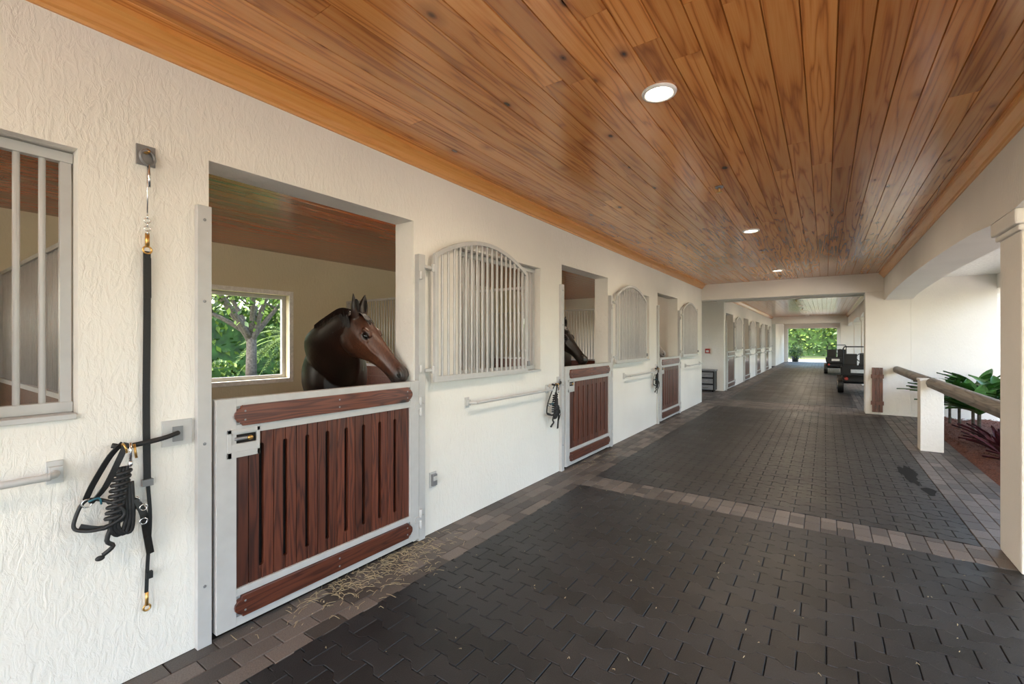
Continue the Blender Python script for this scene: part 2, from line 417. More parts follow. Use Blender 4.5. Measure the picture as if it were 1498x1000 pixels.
# ------------------------------------------------------------------ stall door
def build_door():
    b=MB(); st=M['steel']; wd=M['doorwood']; wh=M['doorwoodh']
    b.box(0,.035,-.07,-.008,0,2.17,st); b.box(-.2,-.0,-.03,-.009,0,2.17,st)
    b.box(0,.045,1.375,1.44,0.01,2.16,st)
    b.box(0,.05,.007,.10,.035,1.21,st); b.box(0,.05,1.285,1.37,.035,1.21,st)
    for z0,z1 in ((1.168,1.21),(1.022,1.072),(.188,.225),(.035,.082)): b.box(0.001,.049,.10,1.285,z0,z1,st)
    b.box(-.01,.004,.09,1.29,.05,1.2,M['dark'])  # dark sheet behind the slats paints shade into the slots
    b.box(0.002,.036,.10,1.285,1.07,1.17,st); b.box(0.002,.036,.10,1.285,.08,.19,st)
    for zb,zt in ((1.066,1.172),(.078,.186)):
        y0,y1=.088,1.298
        e=[(.038,0),(.034,-.016),(.018,-.02),(.012,-.028),(.003,-.038),(0,-(zt-zb)/2)]
        Lp=[(y0+p,zt+q) for p,q in e]+[(y0+p,zb-q) for p,q in e[::-1][1:]]
        Rp=[(y1-p,zb-q) for p,q in e]+[(y1-p,zt+q) for p,q in e[::-1][1:]]
        b.prism(Lp+Rp,0,.03,.062,wh)
        for y in (y0+.05,y1-.05,(y0+y1)/2): 
            for z in (zb+.03,zt-.03): b.tube([(.061,y,z),(.064,y,z)],.006,M['steeld'],6)
    n=9; w=(1.285-.10)/n
    for i in range(n):
        ya=.10+i*w; yb=ya+w; ym=(ya+yb)/2; hw=.011
        def half(y_slot,y_o,sg,slot):
            g=.0016
            pts=[(y_o-sg*g,.225),(y_o-sg*g,1.022),(y_slot+sg*g,1.022)]
            if slot:
                pts+=[(y_slot+sg*g,.955)]
                for k in range(0,5):
                    t=math.pi/2*k/4; pts.append((y_slot+sg*(g+hw*math.sin(t)),.944+.011*math.cos(t)))
                for k in range(0,5):
                    t=math.pi/2*(1-k/4); pts.append((y_slot+sg*(g+hw*math.sin(t)),.305-.011*math.cos(t)))
            pts.append((y_slot+sg*g,.225))
            q=[]
            for p in pts:
                if not q or (abs(q[-1][0]-p[0])+abs(q[-1][1]-p[1]))>1e-5: q.append(p)
            b.prism(q,0,.010,.036,wd)
        half(ya,ym,1,i>0); half(yb,ym,-1,i<n-1)
    b.box(.03,.056,.055,.215,.905,.935,st); b.box(.03,.056,.055,.215,1.03,1.05,st); b.box(.03,.056,.055,.075,.905,1.05,st); b.box(.03,.056,.20,.215,.905,1.05,st)
    b.box(.03,.054,.07,.205,.93,.975,st); b.box(.03,.042,.07,.205,.975,1.035,M['dark'])  # dark box paints shade into the latch cutout
    b.tube([(.05,.09,1.0),(.05,.16,1.0)],.009,M['steeld'],10); b.ell((.056,.165,1.0),(.012,.015,.012),M['brass'])
    for z in (.14,.22,.98,1.06,1.3,2.0):
        b.tube([(.055,1.383,z-.03),(.055,1.383,z+.03)],.014,st,8)
    for z in (.18,1.02): b.box(.045,.056,1.33,1.42,z-.02,z+.02,st)
    for z in (.3,1.0,1.7,2.1): b.tube([(.035,-.04,z),(.039,-.04,z)],.008,M['steeld'],6)
    return b.obj('stall_door',(XL,1.0,0),bevel=.0025)
d0=build_door()
for s in S1+S2:
    if s!=1.0: dup(d0,'stall_door',(XL,s,0))
def build_grille():
    b=MB(); st=M['steel']; y0,y1,z0,z1,rs=1.53,2.82,1.205,2.17,.19
    def top(y): 
        t=(y-y0)/(y1-y0); t=min(max(t,0),1); return z1+rs*(math.sin(math.pi*t)**.85)
    xx=.065
    path=[(xx,y0+(y1-y0)*i/24,top(y0+(y1-y0)*i/24)) for i in range(25)]
    b.ribbon(path,.03,.035,(1,0,0),st)
    b.box(xx-.014,xx+.014,y0-.015,y0+.02,z0-.01,z1+.01,st); b.box(xx-.014,xx+.014,y1-.02,y1+.015,z0-.01,z1+.01,st)
    b.box(xx-.016,xx+.016,y0-.01,y1+.01,z0-.015,z0+.03,st)
    y=y0+.072
    while y<y1-.04:
        b.tube([(xx,y,z0),(xx,y,top(y))],.0105,st,8); y+=.072
    for z in (z0+.08,z1-.1): b.box(.0,.06,y0-.10,y0+.01,z-.012,z+.012,st); b.tube([(.06,y0-.02,z-.03),(.06,y0-.02,z+.03)],.013,st,8)
    b.box(.0,.075,y1-.03,y1+.012,z0+.2,z0+.22,st)
    b.box(.05,.1,y1-.01,y1+.02,1.26,1.31,M['steeld'])
    a,c=1.866,3.194; X=-.085
    for q in ((a,a+.03,1.235,2.26),(c-.035,c,1.235,2.26)): b.box(X-.013,X+.013,*q,st)
    for q in ((a-.004,c+.004,1.207,1.25),(a-.004,c+.004,2.25,2.292)): b.box(X-.018,X+.018,*q,st)
    y=c-.085
    while y>a+.03: b.tube([(X,y,1.23),(X,y,2.27)],.0115,st,8); y-=.072
    b.box(-.2,.015,a-.0,c+.0,1.185,1.206,st)
    return b.obj('window_grille',(XL,1.0,0),bevel=.002)
g0=build_grille()
for s in S1+S2:
    if s!=1.0: dup(g0,'window_grille',(XL,s,0))
def build_bar():
    b=MB(); st=M['steel']; z=.98
    b.tube([(.0,1.97,z),(.06,1.98,z),(.085,2.02,z),(.09,2.1,z),(.09,3.2,z),(.085,3.28,z),(.06,3.32,z),(0,3.33,z)],.014,st,10,smooth=4)
    for y in (1.97,3.33): b.box(0,.012,y-.025,y+.025,z-.045,z+.045,st); b.box(.01,.035,y-.02,y+.02,z-.025,z+.025,st)
    return b.obj('blanket_bar',(XL,1.0,0),bevel=.003)
bb=build_bar()
for s in S1+S2:
    if s!=1.0: dup(bb,'blanket_bar',(XL,s if s>0 else s-.2,0))
def build_part():
    b=MB(); x0,x1=XB+.005,XW-.005
    for i in range(8): b.box(x0,x1,-.03,.03,i*.142,i*.142+.14,M['doorwoodh'])
    b.box(x0,x1,-.035,.035,1.136,1.17,M['steel']); b.box(x0,x1,-.02,.02,2.12,2.15,M['steel'])
    for x in (x0+.02,(x0+x1)/2,x1-.02): b.box(x-.02,x+.02,-.025,.025,0,2.14,M['steel'])
    x=x0+.06
    while x<x1-.03: b.tube([(x,0,1.16),(x,0,2.13)],.009,M['steel'],6); x+=.06
    return b.obj('partition_screen',(0,4.44,0))
pp=build_part()
for s in S1[1:2]+S1[3:]+S2[1:]: dup(pp,'partition_screen',(0,s-.25,0))
def build_win():
    b=MB(); w=M['trimwhite']; y0,y1,z0,z1=1.2,2.48,.99,2.16
    for q in ((y0,y0+.05,z0,z1),(y1-.05,y1,z0,z1),(y0+.05,y1-.05,z0,z0+.05),(y0+.05,y1-.05,z1-.05,z1)): b.box(-.14,-.09,*q,M['steel'])
    for q in ((y0-.06,y0,z0-.06,z1+.06),(y1,y1+.06,z0-.06,z1+.06),(y0,y1,z0-.06,z0),(y0,y1,z1,z1+.06)): b.box(0,.02,*q,w)
    return b.obj('window_1',(XB,1.0,0),bevel=.004)
w0=build_win()
for i,s in enumerate([q for q in S1+S2 if q!=1.0]): dup(w0,'window_%d'%(i+2),(XB,s,0))
b=MB(); b.box(-.06,0,-.14,.14,-.05,.05,M['steeld']); b.ell((-.06,0,0),(.05,.12,.042),M['bulb'])
sb=b.obj('added_stall_light',(XW,2.9,2.6),bevel=.004)  # unseen fixture, added to brighten the stall interiors
BL=[sb]+[dup(sb,'added_stall_light',(XW,s+1.9,2.6)) for s in S1+S2 if s!=1.0]
for o in BL:
    l=bpy.data.lights.new('added_stall_fill','POINT'); l.shadow_soft_size=.12; l.energy=15 if o.location.y<4 else 8; l.color=(1,.90,.72)  # added fill for stall walls and ceiling
    lo=bpy.data.objects.new('added_stall_fill',l); scene.collection.objects.link(lo); lo.parent=o; lo.location=(-.25,0,-.05)

# ------------------------------------------------------------------ tack
def halter(y0,z0,name,sc=1.0):
    b=MB(); X=.05; bl=M['black']
    def P(y,z,x=X): return (x, y*sc, z*sc)
    b.box(0,.012,.14*sc,.26*sc,-.04,.08,M['steel']); b.box(.012,.02,.18*sc,.22*sc,-.02,.05,M['steeld'])
    b.tube([(.02,.2*sc,.02),(.06,.12*sc,.01),(.065,.0,.0),(.05,-.05*sc,.01)],.011,bl,8,smooth=4)
    b.ribbon([P(-.02,.02,.08),P(-.06,-.03,.07),P(-.11,-.14,.05),P(-.13,-.2,.04)],.022,.005,(0,1,.6),bl,4)
    b.ribbon([P(-.01,.02,.09),P(-.04,-.05,.1),P(-.08,-.15,.09),P(-.12,-.21,.07)],.022,.005,(0,1,.6),bl,4)
    b.tube([P(-.13,-.2,.05),P(-.165,-.27),P(-.16,-.31,.06),P(-.09,-.32,.09),P(-.02,-.28,.1),P(-.06,-.22,.09)],.007,bl,8,True,smooth=5)
    b.ribbon([P(-.15,-.3,.05),P(-.08,-.325,.07),P(0,-.29,.08),P(.03,-.25,.07)],.02,.006,(0,.2,1),bl,4)
    b.ring(P(-.13,-.21,.06),.016,.003,M['chrome']); b.ring(P(-.02,.0,.1),.02,.004,M['brass'],(0,1,.3)); b.ring(P(.02,-.24,.085),.016,.003,M['chrome'])
    b.tube([P(-.0,.02,.1),P(.0,-.06,.1)],.006,M['chrome'],8); b.ell(P(0,-.07,.1),(.009,.009,.014),M['chrome'])
    b.tube([P(.015,.01,.09),P(.02,-.05,.1)],.005,M['brass'],8)
    b.tube([P(-.13,-.2,.08),P(-.1,-.19,.09),P(-.09,-.22,.08)],.004,M['blue'],6,smooth=3)
    pts=[]
    for i in range(120):
        t=i/120*2*math.pi*9; zz=-.10-.20*(i/120)
        pts.append(P(-.02+.026*math.cos(t)-.03*(i/120),zz,.075+.022*math.sin(t)))
    b.tube(pts,.0085,bl,7)
    for k in range(3):
        o=k*.012
        b.tube([P(-.03+o,-.08,.08),P(-.045+o*1.2,-.2,.09),P(-.06+o,-.33,.08),P(-.03+o*1.5,-.37,.07),P(-.01+o,-.3,.085),P(-.015+o,-.15,.085)],.008,bl,7,smooth=5)
    b.tube([P(-.05,-.3,.08),P(-.07,-.38,.07),P(-.05,-.41,.07),P(-.08,-.44,.06)],.009,bl,7,smooth=4)
    b.ell(P(-.09,-.45,.06),(.011,.016,.011),bl)
    b.ribbon([P(.02,-.23,.07),P(.05,-.3,.08),P(.06,-.36,.07),P(.085,-.5,.045)],[.026,.028],.007,(0,1,.2),M['leather'],4)
    b.ribbon([P(.02,-.23,.09),P(.04,-.3,.1),P(.05,-.36,.09),P(.065,-.42,.06)],[.018,.018],.006,(0,1,.2),M['leather'],4)
    for z in (-.27,-.33): b.ring(P(.045,z,.1),.013,.003,M['chrome'])
    return b.obj(name,(XL,y0,z0),bevel=0)
halter(.655,1.05,'halter',1.0)
halter(4.42,1.02,'halter',1.0)
halter(4.42+PER,1.02,'halter',.9)
b=MB()
b.box(0,.01,-.035,.035,.0,.09,M['steeld']); b.ring((.03,0,.03),.032,.006,M['steeld'],(1,.4,0)); b.tube([(0,0,.06),(.035,0,.06)],.01,M['brass'],8)
b.tube([(.03,0,0),(.025,.0,-.22)],.003,M['chrome'],6); b.tube([(.03,.004,0),(.03,.006,-.1)],.006,M['chrome'],6)
for i in range(5): b.ring((.025,0,-.235-.018*i),.011,.0028,M['chrome'],(1,0,0) if i%2 else (.2,1,0),12,6)
b.tube([(.025,0,-.31),(.025,0,-.37)],.009,M['brass'],8); b.ring((.025,0,-.385),.016,.004,M['brass'])
b.ribbon([(.02,0,-.39),(.015,.002,-.7),(.012,.0,-1.1),(.015,.003,-1.44)],.027,.006,(0,1,0),M['black'],4)
b.ribbon([(.026,0,-.42),(.022,.002,-.6)],.027,.005,(0,1,0),M['black'],4)
b.ribbon([(.015,.003,-1.42),(.02,.012,-1.6),(.015,.004,-1.8),(.02,-.002,-1.93)],.014,.005,(0,1,0),M['black'],5)
b.box(.01,.03,-.018,.022,-1.45,-1.42,M['steeld'])
b.box(.012,.03,-.004,.02,-1.87,-1.84,M['black']); b.tube([(.02,0,-1.93),(.02,.0,-1.99)],.007,M['brass'],8); b.ring((.02,0,-2.0),.013,.004,M['brass'])
b.obj('cross_tie_strap',(XL,.735,2.30))
b=MB(); b.box(0,.012,-.035,.035,-.06,.06,M['steel']); b.box(.012,.03,-.026,.026,-.045,.045,M['steeld']); b.box(.03,.036,-.02,.02,-.005,.03,M['steel'])
b.obj('electrical_outlet',(XL,2.56,.42),bevel=.004)
b=MB(); b.box(-.07,.07,-.04,0,-.07,.07,M['red']); b.box(-.04,.04,-.05,-.04,-.04,.02,M['trimwhite']); b.obj('fire_alarm_box',(-3.0,15.0,1.22),bevel=.005)
b=MB()
b.box(-.25,.25,-.4,0,.04,.62,M['plastic']); b.box(-.27,.27,-.42,.0,.62,.66,M['steeld'])
for z in (.12,.31,.50): b.box(-.21,.21,-.425,-.40,z-.06,z+.08,M['steeld']); b.box(-.08,.08,-.445,-.425,z,z+.02,M['chrome'])
for x in (-.2,.2):
    for y in (-.36,-.05): b.tube([(x-.015,y,.03),(x+.015,y,.03)],.03,M['plastic'],10)
b.obj('tool_cabinet',(-2.98,14.98,0),bevel=.006)

# straw
b=MB(); R=random.Random(5)
for i in range(560):
    if i<400: x=-2.51+abs(R.gauss(0,.16)); y=R.gauss(1.95,.32)
    elif i<440: x=-2.50+abs(R.gauss(0,.12)); y=R.gauss(5.3,.5)
    else: x=R.uniform(-2.1,.9); y=R.uniform(.8,4.5)
    a=R.uniform(0,math.pi); l=R.uniform(.015,.085) if i<440 else R.uniform(.004,.014); dx,dy=math.cos(a)*l,math.sin(a)*l
    z=R.uniform(.002,.012)
    b.ribbon([(x,y,z),(x+dx*.5+R.uniform(-.006,.006),y+dy*.5+R.uniform(-.006,.006),z+.004),(x+dx,y+dy,.003)],.0026,.0012,(-dy,dx,0),M['straw'])
b.obj('straw_scatter')
b=MB(); n=60
m,nt,bs=nmat('wet_patch'); v=coords(nt); f=noise_(nt,v,20); L(nt,ramp(nt,f,[(.3,(.001,.001,.001)),(.7,(.002,.002,.002))]),bs.inputs['Base Color']); bs.inputs['Roughness'].default_value=.6; bs.inputs['Specular IOR Level'].default_value=.12; M['wet']=m
V=[(.78+.07*math.cos(t)*(1+.3*math.sin(3*t)+.12*math.sin(11*t)),6.75+.42*math.sin(t)*(1+.15*math.cos(5*t)+.1*math.sin(9*t)),.0022) for t in [2*math.pi*i/n for i in range(n)]]
b.add(V,[tuple(range(n))],M['wet'])
V=[(.86+.05*math.cos(t)*(1+.3*math.sin(3*t)),6.1+.15*math.sin(t),.0022) for t in [2*math.pi*i/n for i in range(n)]]
b.add(V,[tuple(range(n))],M['wet']); b.obj('water_puddle')

# ------------------------------------------------------------------ rail fence
b=MB()
for y in (8.45,):
    b.box(1.08,1.32,y-.12,y+.12,0,.96,M['stucco']); b.box(1.07,1.33,y-.13,y+.13,.96,.99,M['stucco'])
def rail(ya,yb):
    pr=[(-.05,0),(.05,0)]+[(.065*math.cos(t),.05+.075*math.sin(t)) for t in [math.pi*i/8 for i in range(9)]]
    b.prism([(1.20+p,.885+q) for p,q in pr],1,ya,yb,M['lograil'])
rail(4.7,8.33); rail(8.57,12.0)
b.obj('rail_fence',bevel=.006)

# ------------------------------------------------------------------ ceiling fixtures
def downlight():
    b=MB(); b.ring((0,0,0),.085,.012,M['trimwhite'],(0,0,1),28,8)
    n=28; V=[(.08*math.cos(2*math.pi*i/n),.08*math.sin(2*math.pi*i/n),.002) for i in range(n)]
    b.add(V,[tuple(range(n))],M['bulb']); return b
dl=downlight().obj('recessed_light',(-.78,2.6,ZC-.006))
LY=[2.6,6.5,10.4,17,21,25,28.5,34,-1.3]
for y in LY[1:]: dup(dl,'recessed_light',(-.78,y,ZC-.006))
for o in [o for o in scene.objects if o.name.startswith('recessed_light')]:
    l=bpy.data.lights.new('downlight_lamp','AREA'); l.shape='DISK'; l.size=.15; l.energy=16; l.color=(1,.84,.64)
    lo=bpy.data.objects.new('downlight_lamp',l); scene.collection.objects.link(lo); lo.parent=o; lo.location=(0,0,-.02)
b=MB(); b.tube([(0,0,0),(0,0,-.012)],.035,M['steeld'],16); b.tube([(0,0,-.01),(0,0,-.05)],.01,M['brass'],8); b.ring((0,0,-.05),.02,.003,M['brass'],(0,0,1)); b.tube([(0,0,-.052),(0,0,-.055)],.028,M['brass'],14)
sp=b.obj('fire_sprinkler',(-.8,4.5,ZC))
for y in (8.0,11.3,18,23,-1): dup(sp,'fire_sprinkler',(-.8,y,ZC))

# ------------------------------------------------------------------ utility cart
def cart():
    b=MB(); k=M['plastic']
    b.prism([(-.45,.25),(.5,.25),(.62,.45),(.55,.72),(.2,.78),(.1,.45),(-.3,.45),(-.35,.75),(-.95,.8),(-1.0,.35)],0,-.38,.38,k)
    b.box(-.34,-.03,-.75,-.3,.75,.86,M['leather']); b.box(.03,.34,-.75,-.3,.75,.86,M['leather'])
    b.box(-.34,-.03,-.8,-.7,.84,1.15,M['leather']); b.box(.03,.34,-.8,-.7,.84,1.15,M['leather'])
    for x in (-.42,.42):
        for y in (.38,-.72): 
            b.tube([(x-.07,y,.23),(x+.07,y,.23)],.23,M['leather'],20); b.tube([(x-.075,y,.23),(x+.075,y,.23)],.11,M['chrome'],14)
    b.tube([(.15,.35,.75),(.15,.1,1.0)],.02,M['steeld'],8); b.ring((.15,.08,1.02),.16,.014,k,(0,-.8,.6))
    for x in (-.36,.36): b.tube([(x,-.8,.7),(x,-.82,1.3),(x*.9,-.7,1.36)],.018,k,8)
    b.tube([(-.33,-.7,1.36),(.33,-.7,1.36)],.018,k,8)
    b.box(-.3,.3,.5,.57,.5,.62,M['chrome']); b.box(-.2,.1,-1.34,-1.325,.62,.72,M['trimwhite'])
    b.box(-.42,.42,-1.3,-.9,.6,.65,k); b.box(-.42,.42,-1.32,-1.28,.55,.78,k); b.box(-.43,-.40,-1.32,-.9,.6,.78,k); b.box(.40,.43,-1.32,-.9,.6,.78,k)
    for x in (-.3,.3): b.tube([(x,-1.0,.45),(x,-1.33,.45)],.045,M['red'],12)
    return b.obj('utility_cart',(.62,16.7,0),bevel=.02)
c0=cart(); c0.location=(.80,17.4,0); dup(c0,'utility_cart',(.45,27,0))
b=MB()
for i in range(3): b.box(.80+.06*i,.855+.06*i,11.955,11.985,.05,.97,M['doorwood'])
b.box(.78,.99,11.93,11.955,.2,.28,M['doorwoodh']); b.box(.78,.99,11.93,11.955,.75,.83,M['doorwoodh'])
b.obj('folded_gate_panel')

# ------------------------------------------------------------------ horse
TH=math.atan2(458,660); Fv=Vector((-math.sin(TH),math.cos(TH),0)); Rv=Vector((math.cos(TH),math.sin(TH),0)); UP=Vector((0,0,1))
def W(t,r,z): return Fv*t+Rv*r+UP*z
def LV(a,bb,z): return (-Fv*a+Rv*bb+UP*z)
def ringp(c,d,updir,hu,hd,hw,n=28,p=2.2,k=0,kd=0):
    d=d.normalized(); u=(updir-d*updir.dot(d)).normalized(); s=d.cross(u)
    out=[]
    for j in range(n):
        a=2*math.pi*j/n; ca,sa=math.cos(a),math.sin(a)
        ex=2/p; cu=math.copysign(abs(ca)**ex,ca); su=math.copysign(abs(sa)**ex,sa)
        out.append(c+u*cu*(hu if cu>0 else hd)+s*su*hw*(1-k*max(0,ca)-kd*max(0,-ca)))
    return out
hb=MB(); hm=M['black']
ray=-.392
bd=(W(1,ray,0)).normalized()
C0=W(3.74,3.74*ray,0)
body=dense([(0,1.16,.10,.09),(.06,1.17,.21,.17),(.18,1.19,.31,.235),(.38,1.20,.355,.27),(.65,1.18,.345,.295),(1.0,1.16,.34,.315),(1.35,1.18,.33,.30),(1.62,1.24,.32,.29),(1.85,1.26,.27,.25),(2.0,1.27,.19,.17),(2.08,1.27,.08,.07)],4)
hb.loft([ringp(C0+bd*s+UP*z,bd,UP,h,h,w,48) for s,z,h,w in body],hm)
nk=[(4.12,-1.64,1.27,(.3,-.1,.95),.34,.30,.19),(3.87,-1.54,1.34,(.1,-.5,.85),.31,.28,.17),(3.69,-1.45,1.43,(0,-.72,.7),.255,.24,.145),(3.57,-1.38,1.51,(0,-.74,.68),.20,.19,.12),(3.49,-1.31,1.585,(0,-.66,.75),.155,.15,.098),(3.43,-1.25,1.64,(0,-.5,.87),.12,.12,.082),(3.40,-1.20,1.665,(0,-.3,.95),.075,.09,.065)]
nk=[(q[0],q[1],q[2],(q[3],q[4],q[5]),q[6],q[7],q[8]) for q in dense([(a,bb,z,*u,x,y,w) for a,bb,z,u,x,y,w in nk],4)]
pts=[W(a,bb,z) for a,bb,z,_,_,_,_ in nk]; rg=[]; crest=[]
for i,q in enumerate(nk):
    d=pts[min(i+1,len(pts)-1)]-pts[max(i-1,0)]
    up=LV(*q[3]); rg.append(ringp(pts[i],d,up,q[4],q[5],q[6],40))
    dd=d.normalized(); u=(up-dd*up.dot(dd)).normalized(); crest.append(pts[i]+u*q[4])
hb.loft(rg,hm)
HB=W(3.43,-1.215,1.64); hd=LV(.10,.66,-.70).normalized(); dn=LV(.16,.70,.68); dn=(dn-hd*dn.dot(hd)).normalized(); lat=hd.cross(dn)
HL=.60; rot3=Matrix((hd,dn,lat)).transposed()
def H(s,u,l): return HB+hd*(s*HL)+dn*u+lat*l
prof=[(-.08,.05,.08,.05,0,.2),(0,.098,.13,.084,0,.3),(.08,.112,.170,.098,.1,.4),(.18,.115,.185,.106,.15,.42),(.27,.110,.180,.106,.2,.42),(.34,.104,.160,.097,.3,.42),(.42,.096,.130,.083,.4,.4),(.50,.090,.104,.069,.45,.3),(.60,.083,.083,.059,.45,.25),(.70,.077,.072,.054,.4,.2),(.79,.074,.070,.054,.3,.15),(.87,.072,.072,.059,.15,.15),(.93,.065,.073,.060,.1,.2),(.97,.050,.064,.052,.1,.2),(.995,.030,.047,.038,0,0),(1.005,.012,.025,.018,0,0)]
prof=dense(prof,3)
hb.loft([ringp(HB+hd*(s*HL),hd,dn,u,dwn,w,36,2.25,k,kd) for s,u,dwn,w,k,kd in prof],hm)
eyes=[]
def ear_geo(sg): return H(-.01,.078,sg*.050),(UP*.95+dn*.12+lat*sg*.16-hd*.05).normalized()
for sg in (-1,1):
    e=H(.29,.052,sg*.086); eyes.append(e)
    hb.tube([H(.21,.068,sg*.082),H(.27,.080,sg*.085),H(.34,.070,sg*.079)],[.021,.016],hm,8,smooth=3)
    hb.tube([H(.23,.036,sg*.090),H(.30,.022,sg*.089),H(.36,.036,sg*.081)],[.015,.013],hm,8,smooth=3)
    hb.ell(H(.18,-.080,sg*.030),(.105,.090,.058),hm,rot3)
    hb.tube([H(.34,.008,sg*.082),H(.46,-.002,sg*.070),H(.58,.0,sg*.052)],[.018,.010],hm,8)
    hb.tube([H(.84,.048,sg*.034),H(.90,.050,sg*.046),H(.955,.030,sg*.048),H(.965,.002,sg*.045)],[.016,.013],hm,8,smooth=3)
    base,ed=ear_geo(sg)
    er=dense([(-.03,.030,.028),(0,.037,.030),(.04,.046,.026),(.08,.043,.020),(.12,.030,.012),(.155,.013,.006),(.172,.003,.003)],3)
    hb.loft([ringp(base+ed*s+(lat*sg*.012*(s/.17)),ed,lat*sg+dn*.5,w,w,t,16,2) for s,w,t in er],hm)
hb.ell(H(.93,-.060,0),(.030,.030,.034),hm)
hb.ell(H(.985,-.02,0),(.026,.026,.036),hm)
def leg(s,off,front):
    perp=bd.cross(UP).normalized(); c=C0+bd*s+perp*off
    def Q(a,z): return c-bd*a+UP*z
    if front: P=[(0,1.05,.15),(.03,.85,.10),(.0,.68,.065),(.01,.48,.055),(.0,.44,.05),(-.0,.3,.034),(.0,.16,.036),(.03,.1,.034),(.06,.06,.05),(.08,.0,.062)]
    else: P=[(0,1.1,.2),(.1,.9,.14),(.05,.75,.09),(-.12,.58,.06),(-.14,.5,.055),(-.1,.35,.038),(-.08,.16,.04),(-.05,.1,.036),(-.02,.06,.05),(.0,.0,.062)]
    hb.loft([ringp(Q(a,z),-UP,-bd,r,r,r*.85,16,2) for a,z,r in dense(P,3)],hm)
for o in (-.15,.15): leg(.3,o,True); leg(1.7,o,False)
ho=hb.obj('horse_src')
rm=ho.modifiers.new('r','REMESH'); rm.mode='VOXEL'; rm.voxel_size=.0065; rm.use_smooth_shade=True
sm=ho.modifiers.new('s','SMOOTH'); sm.factor=.5; sm.iterations=6
dg=bpy.context.evaluated_depsgraph_get(); me=bpy.data.meshes.new_from_object(ho.evaluated_get(dg)); me.name='horse'
bpy.data.objects.remove(ho)
for p in me.polygons: p.use_smooth=True
col=me.color_attributes.new('coat','FLOAT_COLOR','POINT')
def sst(x,a,bb): 
    t=min(max((x-a)/(bb-a),0),1); return t*t*(3-2*t)
cr=catmull(crest,2,False)
def mixv(a,bb,t): return [a[i]*(1-t)+bb[i]*t for i in range(3)]
nost=[H(.925,.024,sg*.056) for sg in (-1,1)]
buf=[]
for v in me.vertices:
    p=v.co; q=p-HB; s=q.dot(hd)/HL; uu=q.dot(dn)
    nz=noise.noise(p*9)*.5+.5
    c=mixv([.010,.0045,.0035],[.024,.010,.006],nz*.6)
    if p.z>1.0:
        hdist=(q-hd*q.dot(hd)).length
        if hdist<.28 and s>-.35 and s<1.2:
            f=sst(s,-.12,.16)*(1-sst(hdist,.2,.27))
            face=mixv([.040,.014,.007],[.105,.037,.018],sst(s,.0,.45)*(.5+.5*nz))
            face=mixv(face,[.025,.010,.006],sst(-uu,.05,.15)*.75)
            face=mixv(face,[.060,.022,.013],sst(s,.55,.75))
            face=mixv(face,[.040,.030,.027],sst(s,.80,.93))
            c=mixv(c,face,f)
            for e in eyes: c=mixv([.007,.005,.005],c,sst((p-e).length,.022,.042))
            for e in nost: c=mixv([.010,.008,.007],c,sst((p-e).length,.018,.035))
        if p.z>1.2:
            md=min((p-k).length for k in cr)
            c=mixv([.005,.004,.004],c,sst(md,.035,.06))
        if p.z>HB.z+.1 and s<.1 : c=mixv(c,[.011,.007,.006],sst(p.z,HB.z+.10,HB.z+.14))
    if p.z<.6: c=mixv([.008,.007,.006],c,sst(p.z,.45,.6))
    buf+= [*c,1]
col.data.foreach_set('color',buf)
def coat(name,tint):
    m,nt,bs=nmat(name); v=coords(nt,(60,60,14)); f=noise_(nt,v,2,3)
    if tint is None:
        at=N(nt,'ShaderNodeAttribute',attribute_name='coat'); base=at.outputs['Color']
    else: base=ramp(nt,f,[(0,tint),(1,[x*1.2 for x in tint])])
    L(nt,mixc(nt,1,base,ramp(nt,f,[(.3,(.65,.65,.65)),(.7,(1.3,1.3,1.3))]),'MULTIPLY'),bs.inputs['Base Color'])
    bs.inputs['Roughness'].default_value=.40; bump(nt,bs,f,.2,.004)
    return m
M['bay']=coat('bay_coat',None); M['darkcoat']=coat('dark_coat',(.010,.006,.0045)); M['grey']=coat('grey_coat',(.3,.28,.27))
